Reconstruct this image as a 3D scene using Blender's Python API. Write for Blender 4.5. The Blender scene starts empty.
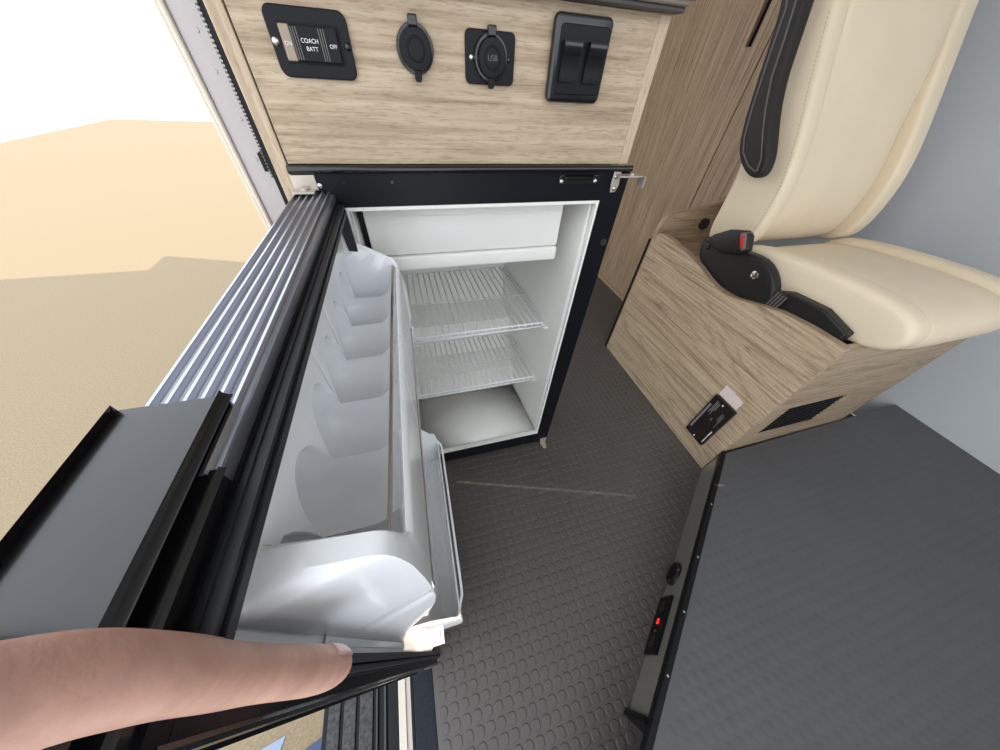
import bpy, bmesh, math, random
from mathutils import Vector, Matrix
from math import sin, cos, pi, radians, sqrt
random.seed(7)
sc = bpy.context.scene
COL = sc.collection

# ------------------------------------------------------------------ camera, world, light
cam_d = bpy.data.cameras.new('camera'); cam = bpy.data.objects.new('camera', cam_d); COL.objects.link(cam)
cam_d.sensor_fit = 'HORIZONTAL'; cam_d.sensor_width = 36.0; cam_d.lens = 36.0 * 290.0 / 1000.0
cam_d.clip_start = 0.01; cam_d.clip_end = 200
CAM = Vector((0.135506, -0.507287, 0.972843))
cam.matrix_world = Matrix(((0.96311165, 0.15775378, -0.21801307, CAM.x), (-0.26415078, 0.70890466, -0.65397137, CAM.y),
                           (0.05138402, 0.68743577, 0.72442512, CAM.z), (0, 0, 0, 1)))
sc.camera = cam
sc.view_settings.view_transform = 'Standard'; sc.view_settings.look = 'None'
sc.view_settings.gamma = 1.0; sc.view_settings.use_curve_mapping = False
sc.view_settings.exposure = 0.42
w = bpy.data.worlds.new('sky'); sc.world = w; w.use_nodes = True
bg = w.node_tree.nodes['Background']; bg.inputs[0].default_value = (0.88, 0.94, 1.0, 1); bg.inputs[1].default_value = 2.0
sun_d = bpy.data.lights.new('sun', 'SUN'); sun_d.energy = 4.2; sun_d.angle = radians(.2); sun_d.color = (1.0, .88, .70)
sun = bpy.data.objects.new('sun', sun_d); COL.objects.link(sun)
sun.rotation_euler = Vector((1, -.34, .74)).to_track_quat('Z', 'Y').to_euler(); sun.location = (3, -1, 3)

# ------------------------------------------------------------------ helpers
def obj(name, bm, m=None, parent=None, smooth=False, kind=None, label=None):
    if isinstance(bm, bmesh.types.BMesh):
        me = bpy.data.meshes.new(name); bmesh.ops.recalc_face_normals(bm, faces=bm.faces); bm.to_mesh(me); bm.free()
    else: me = bm
    off = Vector((0, 0, 0)); q = parent
    while q is not None: off += q.location; q = q.parent
    if parent is None:
        # origin at the centre of the base
        xs = [v.co.x for v in me.vertices]; ys = [v.co.y for v in me.vertices]; zs = [v.co.z for v in me.vertices]
        org = Vector(((min(xs)+max(xs))/2, (min(ys)+max(ys))/2, min(zs)))
        me.transform(Matrix.Translation(-org)); loc = org
    else:
        me.transform(Matrix.Translation(-off)); loc = Vector((0, 0, 0))
    o = bpy.data.objects.new(name, me); COL.objects.link(o); o.location = loc
    if parent is not None: o.parent = parent
    if m: me.materials.append(m)
    if smooth:
        for p in me.polygons: p.use_smooth = True
        if smooth != 'all':
            try: me.set_sharp_from_angle(angle=radians(35))
            except Exception: pass
    if kind: o['kind'] = kind
    if label: o['label'] = label
    return o

def thing(name, label, cat, loc, group=None):
    o = bpy.data.objects.new(name, None); COL.objects.link(o); o.location = loc; o.empty_display_size = .05
    o['label'] = label; o['category'] = cat
    if group: o['group'] = group
    return o
def tag(o, label, cat, group=None):
    o['label'] = label; o['category'] = cat
    if group: o['group'] = group
    return o

def box(bm, x0, x1, y0, y1, z0, z1, bev=0, seg=2):
    r = bmesh.ops.create_cube(bm, size=1.0); vs = r['verts']
    for v in vs:
        v.co = Vector((x0 if v.co.x < 0 else x1, y0 if v.co.y < 0 else y1, z0 if v.co.z < 0 else z1))
    if bev:
        es = list({e for v in vs for e in v.link_edges})
        bmesh.ops.bevel(bm, geom=es, offset=bev, segments=seg, profile=0.5, affect='EDGES')
    return vs
def bx(*a, **k):
    bm = bmesh.new(); box(bm, *a, **k); return bm

def prism(bm, pts, vec, bev=0, seg=2, only_rim=True):
    """pts: 3D polygon, extruded by vec"""
    vec = Vector(vec)
    vs = [bm.verts.new(Vector(p)) for p in pts]; f = bm.faces.new(vs)
    r = bmesh.ops.extrude_face_region(bm, geom=[f]); nv = [g for g in r['geom'] if isinstance(g, bmesh.types.BMVert)]
    for v in nv: v.co += vec
    if bev:
        es = [e for e in {e for v in vs for e in v.link_edges} | {e for v in nv for e in v.link_edges}
              if abs((e.verts[0].co - e.verts[1].co).normalized().dot(vec.normalized())) < .9]
        bmesh.ops.bevel(bm, geom=es, offset=bev, segments=seg, profile=0.5, affect='EDGES')

def tube(bm, pts, r, n=8, closed=False, radii=None, cap=True):
    pts = [Vector(p) for p in pts]; m = len(pts); rings = []
    up = None
    for i, p in enumerate(pts):
        a = pts[i-1] if (i > 0 or closed) else p; b = pts[(i+1) % m] if (i < m-1 or closed) else p
        t = (b - a).normalized()
        if up is None:
            up = Vector((0, 0, 1)) if abs(t.z) < .9 else Vector((1, 0, 0))
        s = t.cross(up)
        if s.length < 1e-5: s = t.orthogonal()
        s.normalize(); up = s.cross(t).normalized()
        rr = radii[i] if radii else r
        rings.append([bm.verts.new(p + (s*cos(2*pi*k/n) + up*sin(2*pi*k/n))*rr) for k in range(n)])
    rng = range(m if closed else m-1)
    for i in rng:
        A, B = rings[i], rings[(i+1) % m]
        for k in range(n): bm.faces.new((A[k], A[(k+1) % n], B[(k+1) % n], B[k]))
    if cap and not closed:
        bm.faces.new(rings[0][::-1]); bm.faces.new(rings[-1])

def cyl(bm, c, axis, r, h, n=24, r2=None, bev=0):
    """solid of revolution: base centre c, axis dir, radius r -> r2, height h, optional rim rounding"""
    axis = Vector(axis).normalized(); r2 = r if r2 is None else r2
    s = axis.orthogonal().normalized(); t = axis.cross(s); c = Vector(c)
    prof = [(r, 0)]
    if bev: prof += [(r2, h-bev), (r2-bev*.3, h-bev*.3), (r2-bev, h)]
    else: prof += [(r2, h)]
    rings = [[bm.verts.new(c + axis*hh + (s*cos(2*pi*k/n)+t*sin(2*pi*k/n))*rr) for k in range(n)] for rr, hh in prof]
    for A, B in zip(rings, rings[1:]):
        for k in range(n): bm.faces.new((A[k], A[(k+1) % n], B[(k+1) % n], B[k]))
    bm.faces.new(rings[0][::-1]); bm.faces.new(rings[-1])

def lathe(bm, c, axis, prof, n=32):
    axis = Vector(axis).normalized(); s = axis.orthogonal().normalized(); t = axis.cross(s); c = Vector(c)
    rings = [[bm.verts.new(c + axis*hh + (s*cos(2*pi*k/n)+t*sin(2*pi*k/n))*max(rr, 1e-5)) for k in range(n)] for rr, hh in prof]
    for A, B in zip(rings, rings[1:]):
        for k in range(n): bm.faces.new((A[k], A[(k+1) % n], B[(k+1) % n], B[k]))
    bm.faces.new(rings[0][::-1]); bm.faces.new(rings[-1])

def rrect(cx, cz, hw, hh, r, n=5):
    out = []
    for sx, sz, a0 in ((1, 1, 0), (-1, 1, 90), (-1, -1, 180), (1, -1, 270)):
        for i in range(n+1):
            a = radians(a0 + 90*i/n); out.append((cx + sx*(hw-r) + r*cos(a), cz + sz*(hh-r) + r*sin(a)))
    return out
def plate(bm, cx, cz, hw, hh, r, y0, y1, bev=.001):     # rounded plate facing -y
    prism(bm, [(x, y0, z) for x, z in rrect(cx, cz, hw, hh, r)], (0, y1-y0, 0), bev=bev)

def grid_surface(bm, P):     # P[i][j] vectors
    V = [[bm.verts.new(p) for p in row] for row in P]
    for i in range(len(V)-1):
        for j in range(len(V[0])-1):
            bm.faces.new((V[i][j], V[i+1][j], V[i+1][j+1], V[i][j+1]))
    return V

# ------------------------------------------------------------------ materials
def srgb(c):
    return tuple(((v/255)/12.92 if v/255 <= .04045 else ((v/255+.055)/1.055)**2.4) for v in c) + (1,)
def mat(name, c, rough=.5, metal=0, bump=0, bscale=200, vary=0, vscale=8, coat=0, spec=.5, stretch=(1, 1, 1), sss=0):
    m = bpy.data.materials.new(name); m.use_nodes = True; nt = m.node_tree; b = nt.nodes['Principled BSDF']
    c = srgb(c); b.inputs['Base Color'].default_value = c; b.inputs['Roughness'].default_value = rough
    b.inputs['Metallic'].default_value = metal; b.inputs['Coat Weight'].default_value = coat
    b.inputs['Specular IOR Level'].default_value = spec
    if sss:
        b.inputs['Subsurface Weight'].default_value = sss; b.inputs['Subsurface Radius'].default_value = (1, .4, .2); b.inputs['Subsurface Scale'].default_value = .004
    tc = nt.nodes.new('ShaderNodeTexCoord'); mp = nt.nodes.new('ShaderNodeMapping'); mp.inputs['Scale'].default_value = stretch
    nt.links.new(tc.outputs['Object'], mp.inputs[0])
    if vary:
        n = nt.nodes.new('ShaderNodeTexNoise'); n.inputs['Scale'].default_value = vscale; n.inputs['Detail'].default_value = 6
        nt.links.new(mp.outputs[0], n.inputs['Vector'])
        r = nt.nodes.new('ShaderNodeValToRGB')
        r.color_ramp.elements[0].position = .3; r.color_ramp.elements[1].position = .7
        r.color_ramp.elements[0].color = tuple(v*(1-vary) for v in c[:3]) + (1,); r.color_ramp.elements[1].color = tuple(min(1, v*(1+vary)) for v in c[:3]) + (1,)
        nt.links.new(n.outputs[0], r.inputs[0]); nt.links.new(r.outputs[0], b.inputs['Base Color'])
    if bump:
        n2 = nt.nodes.new('ShaderNodeTexNoise'); n2.inputs['Scale'].default_value = bscale; n2.inputs['Detail'].default_value = 3
        nt.links.new(mp.outputs[0], n2.inputs['Vector'])
        bp = nt.nodes.new('ShaderNodeBump'); bp.inputs['Strength'].default_value = bump; bp.inputs['Distance'].default_value = .001
        nt.links.new(n2.outputs[0], bp.inputs['Height']); nt.links.new(bp.outputs[0], b.inputs['Normal'])
    return m

def wood(name, grain, c_dark, c_mid, c_light, wav=1.0, rough=.5, fine=1.0):
    """grain: axis 0/1/2 along which the streaks run"""
    m = bpy.data.materials.new(name); m.use_nodes = True; nt = m.node_tree; b = nt.nodes['Principled BSDF']
    N = nt.nodes.new; L = nt.links.new
    tc = N('ShaderNodeTexCoord')
    def mapped(along, across):
        mp = N('ShaderNodeMapping'); s = [across]*3; s[grain] = along; mp.inputs['Scale'].default_value = s
        L(tc.outputs['Object'], mp.inputs[0]); return mp
    # slow figure: contour lines of a stretched noise
    m1 = mapped(.9, 7*fine); n0 = N('ShaderNodeTexNoise'); n0.inputs['Scale'].default_value = 1.0; n0.inputs['Detail'].default_value = 2; n0.inputs['Distortion'].default_value = .25*wav
    L(m1.outputs[0], n0.inputs['Vector'])
    mu = N('ShaderNodeMath'); mu.operation = 'MULTIPLY'; mu.inputs[1].default_value = 34; L(n0.outputs[0], mu.inputs[0])
    fr = N('ShaderNodeMath'); fr.operation = 'PINGPONG'; fr.inputs[1].default_value = 1.0; L(mu.outputs[0], fr.inputs[0])
    pw = N('ShaderNodeMath'); pw.operation = 'POWER'; pw.inputs[1].default_value = 3.0; L(fr.outputs[0], pw.inputs[0])
    # short pores and long streaks
    m2 = mapped(45, 560); n1 = N('ShaderNodeTexNoise'); n1.inputs['Scale'].default_value = 1.3; n1.inputs['Detail'].default_value = 3; n1.inputs['Roughness'].default_value = .6
    L(m2.outputs[0], n1.inputs['Vector'])
    m3 = mapped(2.5, 110); n2 = N('ShaderNodeTexNoise'); n2.inputs['Scale'].default_value = 1.3; n2.inputs['Detail'].default_value = 5; n2.inputs['Roughness'].default_value = .6
    L(m3.outputs[0], n2.inputs['Vector'])
    a = N('ShaderNodeMath'); a.operation = 'MULTIPLY_ADD'; a.inputs[1].default_value = -.09*wav; L(pw.outputs[0], a.inputs[0])
    L(n2.outputs[0], a.inputs[2])
    r = N('ShaderNodeValToRGB'); e = r.color_ramp.elements
    e[0].position = .26; e[0].color = srgb(c_dark); e[1].position = .64; e[1].color = srgb(c_light)
    q = e.new(.46); q.color = srgb(c_mid)
    L(a.outputs[0], r.inputs[0])
    pr_ = N('ShaderNodeValToRGB'); pr_.color_ramp.elements[0].position = .36; pr_.color_ramp.elements[0].color = (.76, .73, .70, 1); pr_.color_ramp.elements[1].position = .47; pr_.color_ramp.elements[1].color = (1, 1, 1, 1)
    L(n1.outputs[0], pr_.inputs[0])
    mx = N('ShaderNodeMix'); mx.data_type = 'RGBA'; mx.blend_type = 'MULTIPLY'; mx.inputs[0].default_value = 1.0
    L(r.outputs[0], mx.inputs[6]); L(pr_.outputs[0], mx.inputs[7]); L(mx.outputs[2], b.inputs['Base Color'])
    b.inputs['Roughness'].default_value = rough; b.inputs['Specular IOR Level'].default_value = .35
    bp = N('ShaderNodeBump'); bp.inputs['Strength'].default_value = .25; bp.inputs['Distance'].default_value = .0006
    L(n1.outputs[0], bp.inputs['Height']); L(bp.outputs[0], b.inputs['Normal'])
    return m

M = {}
M['wood_front'] = wood('light_oak_laminate', 0, (138, 118, 96), (176, 155, 129), (192, 173, 148), .8)
M['wood_edge'] = wood('oak_edge_band', 2, (166, 144, 121), (186, 164, 139), (198, 178, 153), .3)
M['wood_wall'] = wood('grey_oak_upright', 2, (120, 100, 80), (158, 135, 109), (182, 159, 131), .7)
M['wood_box'] = wood('grey_oak_level', 1, (138, 118, 96), (184, 162, 134), (204, 183, 154), 1.3)
M['wood_boxx'] = wood('grey_oak_cross', 0, (132, 113, 92), (172, 150, 124), (190, 168, 140), 1.2)
M['wood_rim'] = mat('oak_rim_band', (160, 138, 112), .5, vary=.12, vscale=40)
M['black'] = mat('black_plastic', (17, 17, 20), .42, spec=.2, bump=.08, bscale=900)
M['black_gloss'] = mat('gloss_black_plastic', (17, 17, 19), .25, spec=.5, coat=.2)
M['black_frame'] = mat('black_fridge_frame', (16, 17, 22), .38, spec=.2, bump=.06, bscale=700)
M['white_abs'] = mat('white_fridge_liner', (232, 230, 224), .32, coat=.15)
M['white_door'] = mat('white_door_liner', (244, 245, 247), .24, coat=.35)
M['white_wire'] = mat('white_coated_wire', (246, 247, 248), .3)
M['nickel'] = mat('nickel_bracket', (186, 176, 164), .35, metal=.45, bump=.1, bscale=600)
M['steel_wire'] = mat('bright_steel_wire', (190, 180, 172), .22, metal=1)
M['alu'] = mat('ribbed_dark_aluminium', (168, 170, 180), .32, metal=.9, bump=.05, bscale=300, stretch=(60, 1, 1))
M['chrome'] = mat('brushed_steel', (196, 188, 178), .25, metal=1, bump=.05, bscale=500)
M['grey_gasket'] = mat('dark_grey_gasket', (32, 33, 38), .5)
M['rubber'] = mat('coin_rubber_floor', (84, 79, 76), .5, bump=.12, bscale=500, vary=.1, vscale=3)
M['plat'] = mat('platform_rubber', (80, 79, 80), .5, bump=.25, bscale=900, vary=.05, vscale=20)
M['steel'] = mat('satin_steel', (140, 138, 132), .25, metal=.3)
M['jamb'] = mat('painted_white_steel', (180, 171, 168), .35, coat=.2)
M['trim_cream'] = mat('cream_seal', (214, 200, 184), .5)
M['ground'] = mat('sandy_paving', (140, 124, 99), .9, bump=.8, bscale=160, vary=.16, vscale=120)
M['tread'] = mat('step_tread_grey', (52, 50, 50), .6, bump=1.0, bscale=110, vary=.8, vscale=130)
M['carpet'] = mat('dark_blue_carpet', (27, 30, 40), .95, bump=.8, bscale=600, vary=.3, vscale=200)
M['sill'] = mat('white_sill_metal', (200, 188, 176), .35)
M['paper'] = mat('pale_blue_card', (140, 154, 178), .7)
M['blue_card'] = mat('dark_blue_card', (58, 74, 108), .6)
M['cream'] = mat('cream_leather', (226, 208, 180), .48, bump=.3, bscale=260, vary=.03, vscale=8)
M['arm'] = mat('charcoal_vinyl', (40, 37, 35), .55, spec=.3, bump=.35, bscale=900)
M['pipe'] = mat('grey_piping', (92, 88, 86), .45)
M['satin_black'] = mat('satin_black_cover', (20, 19, 19), .5)
M['red'] = mat('red_button', (206, 40, 48), .35)
M['white_print'] = mat('white_print', (226, 226, 224), .6)
M['grey_print'] = mat('grey_print', (120, 118, 114), .6)
M['sticker'] = mat('pale_pink_sticker', (226, 208, 202), .6, vary=.06, vscale=200)
M['silver_btn'] = mat('faded_button', (150, 134, 114), .35)
M['alarm'] = mat('brown_black_plate', (34, 28, 26), .35)
M['skin'] = mat('skin', (192, 149, 132), .5, bump=.6, bscale=150, vary=.13, vscale=60, sss=.2, stretch=(.8, .8, 1.3))
M['nail'] = mat('nail', (206, 166, 156), .28, coat=.3)
M['shirt'] = mat('grey_sleeve', (96, 98, 104), .9)
led = bpy.data.materials.new('red_led'); led.use_nodes = True; b = led.node_tree.nodes['Principled BSDF']
b.inputs['Base Color'].default_value = srgb((220, 30, 30)); b.inputs['Emission Color'].default_value = srgb((255, 40, 35)); b.inputs['Emission Strength'].default_value = 1.2
M['led'] = led

# ------------------------------------------------------------------ setting
# floor
fl = obj('floor', bx(.022, 1.899, -1.499, 1.599, -.02, 0), M['rubber'], kind='structure')
PIT = .0238
def studs(bm, pts, z, h, r=.0098):
    shape = []
    for k in range(12):
        a = 2*pi*k/12; c, s = cos(a), sin(a)
        q = (abs(c)**2.9 + abs(s)**2.9)**(-1/2.9); shape.append((c*q, s*q))
    for x, y in pts:
        lo = [bm.verts.new((x+a*r, y+b_*r, z)) for a, b_ in shape]
        hi = [bm.verts.new((x+a*r*.86, y+b_*r*.86, z+h)) for a, b_ in shape]
        for k in range(12): bm.faces.new((lo[k], lo[(k+1) % 12], hi[(k+1) % 12], hi[k]))
        bm.faces.new(hi)
def inside_fridge(x, y): return -.02 < x < .515 and y > .02
bm = bmesh.new(); pts = []
for i in range(0, 62):
    for j in range(-36, 48):
        x = .038 + i*PIT; y = -.512 + (j)*PIT
        if inside_fridge(x, y) or (x > 1.03 and y > -.25) or x > 1.36: continue
        d = (x-1.026)*.469 - (y+.248)*.631
        if d > .02 and x > .4: continue
        pts.append((x, y))
studs(bm, pts, 0, .0015)
obj('floor_studs', bm, M['rubber'], fl, kind='stuff', smooth=True)

# raised platform with black nosing on the right
A = Vector((1.026, -.248, 0)); B = Vector((.395, -.717, 0)); T = (B-A).normalized(); Nn = Vector((T.y, -T.x, 0))   # Nn points away from the aisle?
if Nn.x < 0: Nn = -Nn
PZ = .13
plat = thing('raised_platform', 'low raised platform with grey studded rubber top and black screwed edge trim', 'platform', (1.1, -.8, 0))
E1 = A; E2 = A + T*1.05
C3 = Vector((E2.x, -1.5, 0)); C4 = Vector((1.9, -1.5, 0)); C5 = Vector((1.9, -.249, 0))
def up(v, z): return (v.x, v.y, z)
bm = bmesh.new(); prism(bm, [up(v, PZ-.012) for v in (E1+Nn*.012, E2+Nn*.012, C3+Vector((.01, 0, 0)), C4, C5)], (0, 0, .012)); top = obj('platform_top', bm, M['plat'], plat)
bm = bmesh.new(); pts = []
for i in range(0, 60):
    for j in range(0, 60):
        x = .41 + i*PIT; y = -1.45 + j*PIT
        v = Vector((x, y, 0)) - A
        if v.dot(Nn) < .03 or y > -.265 or x > 1.86: continue
        pts.append((x, y))
studs(bm, pts, PZ, .0002); obj('platform_studs', bm, M['plat'], plat, kind='stuff', smooth=True)
bm = bmesh.new()
prism(bm, [up(E1, PZ-.02), up(E2, PZ-.02), up(E2, PZ+.003), up(E1, PZ+.003)], Nn*.013, bev=.002); obj('edge_trim', bm, M['black'], plat)
for s_ in (.22, .39, .53, .66, .8):
    bm = bmesh.new(); p = A + T*s_ + Nn*.0065; cyl(bm, (p.x, p.y, PZ+.003), (0, 0, 1), .0025, .0012, 12); obj('screw', bm, M['chrome'], plat, label='small silver trim screw')
r1 = A + Nn*.004; r2 = A + T*.74 + Nn*.004
bm = bmesh.new(); prism(bm, [up(r1, 0), up(r2, 0), up(r2, PZ-.02), up(r1, PZ-.02)], Nn*.012); obj('riser_panel', bm, M['steel'], plat, label='satin steel riser panel')
p0 = A + T*.738 - Nn*.004
bm = bmesh.new(); prism(bm, [up(p0, 0), up(p0+T*.012, 0), up(p0+T*.012, PZ-.02), up(p0, PZ-.02)], Nn*.3, bev=.001); obj('end_cap', bm, M['black'], plat)
# knob and control plate on the riser
def on_riser(s_, z, o=0): v = A + T*s_ - Nn*o; return Vector((v.x, v.y, z))
vt = thing('round_vent', 'small round black vent on the low steel riser', 'vent', on_riser(.42, .003))
bm = bmesh.new(); lathe(bm, on_riser(.42, .035, -.004), -Nn, [(.033, 0), (.033, .005), (.029, .009), (.024, .009), (.023, .006)], 32); obj('rim', bm, M['black_gloss'], vt, smooth=True)
bm = bmesh.new(); lathe(bm, on_riser(.42, .035, .001), -Nn, [(.0225, 0), (.022, .004), (.015, .008), (.004, .010)], 32); obj('dome', bm, M['black'], vt, smooth=True)
cp = thing('control_plate', 'black control plate with a red light on the steel riser', 'control panel', on_riser(.555, .003))
bm = bmesh.new(); prism(bm, [on_riser(.487, .004, -.004), on_riser(.625, .004, -.004), on_riser(.625, .068, -.004), on_riser(.487, .068, -.004)], -Nn*.007, bev=.0015); obj('plate', bm, M['black'], cp)
for s_, z_, m_, hs, hz in ((.552, .036, 'led', .006, .005), (.575, .036, 'grey_print', .002, .002), (.600, .036, 'alarm', .012, .012), (.515, .036, 'alarm', .012, .012)):
    bm = bmesh.new(); prism(bm, [on_riser(s_-hs, z_-hz, .003), on_riser(s_+hs, z_-hz, .003), on_riser(s_+hs, z_+hz, .003), on_riser(s_-hs, z_+hz, .003)], -Nn*.0015, bev=.0004)
    obj('indicator_light' if m_ == 'led' else 'button', bm, M[m_], cp, label='lit red indicator' if m_ == 'led' else None)

# wooden wall behind the seat box: two panels with a recessed seam and a slot handle
wl = obj('wall_right', bx(1.385, 1.41, .46, 1.6, 0, 1.949), M['black'], kind='structure')
def wall_panel(y0, y1, z0=.012, z1=1.948, slot=None):
    bm = bmesh.new(); X0, X1 = 1.37, 1.384
    if slot:
        a, b_, c, d = slot
        for q in ((y0, a, z0, z1), (b_, y1, z0, z1), (a, b_, z0, c), (a, b_, d, z1)): box(bm, X0, X1, q[0], q[1], q[2], q[3])
        bmesh.ops.remove_doubles(bm, verts=bm.verts, dist=1e-5)
    else: box(bm, X0, X1, y0, y1, z0, z1, bev=.0015)
    return bm
obj('wall_panel', wall_panel(.667, 1.62, slot=(.724, .752, 1.071, 1.24)), M['wood_wall'], wl)
obj('wall_panel', wall_panel(.46, .663), M['wood_wall'], wl)
obj('base_strip', bx(1.362, 1.37, .46, 1.6, 0, .02, bev=.001), M['wood_rim'], wl)
wf = obj('wall_far', bx(.53, 1.37, 1.6, 1.63, 0, 1.949), M['wood_wall'], kind='structure')

obj('ceiling', bx(-.064, 1.93, -1.53, 1.63, 1.95, 1.98), mat('cream_headliner', (206, 207, 208), .8), kind='structure')  # out of view, added to stop sun passing over the side wall
bm = bmesh.new(); WY0, WY1, WZ0, WZ1 = -1.125, -1.055, 1.40, 1.80; SY0, SY1, SZ0, SZ1 = -.687, -.6725, .84, 1.315  # invented window and slit, cut to aim the sun patch and floor line
for q in ((-1.6, WY0, 0, 2.6), (WY0, WY1, 0, WZ0), (WY0, WY1, WZ1, 2.6), (WY1, SY0, 0, 2.6), (SY0, SY1, 0, SZ0), (SY0, SY1, SZ1, 2.6), (SY1, 1.63, 0, 2.6)): box(bm, 1.90, 1.93, *q)
obj('light_block_wall', bx(.42, 1.899, -1.53, -1.5, -.02, .98), mat('grey_block_wall', (176, 176, 176), .7), kind='structure')  # unseen low wall, added to cut light from behind the camera
obj('sun_slot_wall', bm, mat('cream_slot_wall', (200, 202, 204), .7), kind='structure')  # unseen wall, added to mask the sun except through its openings

# ------------------------------------------------------------------ galley cabinet above and around the fridge
cab = thing('galley_cabinet', 'light oak laminate kitchen cabinet holding the open black fridge', 'cabinet', (.24, .25, 0))
obj('front_panel', bx(-.002, .481, -.002, .016, .876, 1.031), M['wood_front'], cab)
obj('edge_band', bx(.4815, .497, -.0025, .016, .876, 1.031, bev=.0008), M['wood_edge'], cab, label='lighter vertical edge band')
obj('side_panel', bx(-.0195, -.0035, -.004, .5, 0, 1.031, bev=.001), M['wood_edge'], cab, label='pinkish oak side panel edge')
obj('side_panel', bx(.481, .497, .017, .5, 0, 1.031), M['wood_box'], cab)
obj('back_panel', bx(-.003, .481, .488, .5, 0, 1.031), M['wood_box'], cab)
obj('toe_kick', bx(-.003, .497, .012, .02, 0, .03), M['black'], cab)
ct = thing('countertop', 'grey laminate countertop edge above the switches', 'countertop', (.25, .22, 1.032))
obj('slab', bx(-.02, .501, -.03, .5, 1.036, 1.065, bev=.004), mat('grey_counter', (140, 130, 122), .4), ct)
obj('edge_bead', bx(-.022, .503, -.036, -.028, 1.040, 1.062, bev=.003), mat('grey_bead', (116, 108, 104), .35), ct)
obj('under_trim', bx(-.019, .499, -.022, .0, 1.0315, 1.036, bev=.001), mat('dark_under_trim', (66, 62, 60), .5), ct)

# ------------------------------------------------------------------ controls on the cabinet front
YF = -.0025
def screw(parent, x, z, y, r=.0035, m='chrome', label='small cross-head screw'):
    bm = bmesh.new(); lathe(bm, (x, y, z), (0, -1, 0), [(r, 0), (r*.95, r*.4), (r*.6, r*.7), (r*.15, r*.8)], 16)
    s_ = obj('screw', bm, M[m], parent, smooth=True)
    return s_
def text_mesh(s, size, loc, ux, uz, m, parent, name='lettering', ext=.0002, align='CENTER', spacing=1.0):
    cu = bpy.data.curves.new('t', 'FONT'); cu.body = s; cu.size = size; cu.extrude = ext; cu.align_x = align; cu.align_y = 'CENTER'; cu.space_character = spacing
    o = bpy.data.objects.new('t', cu); COL.objects.link(o); bpy.context.view_layer.update()
    me = bpy.data.meshes.new_from_object(o.evaluated_get(bpy.context.evaluated_depsgraph_get()))
    bpy.data.objects.remove(o); bpy.data.curves.remove(cu)
    ux = Vector(ux).normalized(); uz = Vector(uz).normalized(); n = ux.cross(uz)
    me.transform(Matrix(((ux.x, uz.x, n.x, loc[0]), (ux.y, uz.y, n.y, loc[1]), (ux.z, uz.z, n.z, loc[2]), (0, 0, 0, 1))))
    me.materials.clear()
    return obj(name, me, m, parent)
bs = thing('battery_switch', 'black switch plate marked COACH BATT with ON and OFF ends', 'switch', (.067, YF, .955))
bm = bmesh.new(); plate(bm, .0665, .9805, .0385, .0255, .008, YF, YF-.004, .0012); obj('plate', bm, M['black_frame'], bs)
bm = bmesh.new(); plate(bm, .0665, .9805, .0285, .0145, .002, YF-.004, YF-.0052, .0004); obj('bezel', bm, M['black'], bs)
for x0, x1, mm, lb in ((.0395, .0495, 'silver_btn', 'pale worn ON end of the rocker'), (.0495, .0935, 'black', None)):
    bm = bmesh.new(); box(bm, x0, x1-.0003, YF-.0098, YF-.005, .9675, .9935, bev=.0012); obj('rocker', bm, M[mm], bs, label=lb)
for x in (.0502, .0525, .0548, .0758, .0781, .0804):
    obj('groove_line', bx(x, x+.0006, YF-.0101, YF-.0096, .969, .992), M['grey_print'], bs)
YT = YF-.0101
text_mesh('COACH', .0046, (.0655, YT, .9828), (1, 0, 0), (0, 0, 1), M['white_print'], bs)
text_mesh('BATT', .0046, (.0662, YT, .9772), (1, 0, 0), (0, 0, 1), M['white_print'], bs)
text_mesh('ON', .0042, (.0448, YT, .980), (1, 0, 0), (0, 0, 1), M['white_print'], bs)
text_mesh('OFF', .0042, (.0875, YT, .980), (1, 0, 0), (0, 0, 1), M['white_print'], bs)
screw(bs, .0325, .981, YF-.004); screw(bs, .1010, .981, YF-.004, m='black_gloss')

def cap_socket(parent, x, z, R, big=True):
    bm = bmesh.new(); lathe(bm, (x, YF, z), (0, -1, 0), [(R, 0), (R, .003), (R*.96, .0048), (R*.86, .0052), (R*.84, .0042)], 40); obj('rim', bm, M['black_gloss'], parent, smooth=True)
    bm = bmesh.new(); lathe(bm, (x, YF-.003, z), (0, -1, 0), [(R*.82, 0), (R*.82, .006), (R*.78, .0075), (R*.5, .0078), (R*.47, .0088), (R*.42, .0088), (R*.40, .0078), (R*.2, .0079), (.0001, .0079)], 40); obj('cap', bm, M['black'], parent, smooth=True)
    bm = bmesh.new(); prism(bm, [(x+a, YF-.004, z-R+b_) for a, b_ in ((-.004, .006), (.004, .006), (.004, -.003), (.0025, -.0055), (-.0025, -.0055), (-.004, -.003))], (0, -.0042, 0), bev=.0008); obj('pull_tab', bm, M['black'], parent)
    bm = bmesh.new(); box(bm, x-.0055, x+.0045, YF-.0105, YF-.001, z+R*.80, z+R*1.24, bev=.0014); obj('hinge_loop', bm, M['black_gloss'], parent)
ps = thing('power_socket', 'round black capped power socket without a plate, left of the square one', 'socket', (.173, YF, .962)); cap_socket(ps, .173, .9835, .0205)
us = thing('usb_socket', 'round black capped socket marked USB on a square screwed plate', 'socket', (.2605, YF, .957))
bm = bmesh.new(); plate(bm, .2605, .981, .0305, .0225, .006, YF, YF-.0035, .001); obj('plate', bm, M['black_frame'], us)
YF0 = YF; YF = YF-.0035; cap_socket(us, .2605, .9815, .0205); YF = YF0
text_mesh('USB', .0068, (.2605, YF-.0146, .9812), (1, 0, 0), (0, 0, 1), M['pipe'], us, ext=.0002)
screw(us, .2375, .981, YF-.0035, .0028, 'chrome'); screw(us, .2835, .981, YF-.0035, .0028, 'black_gloss')
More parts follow.
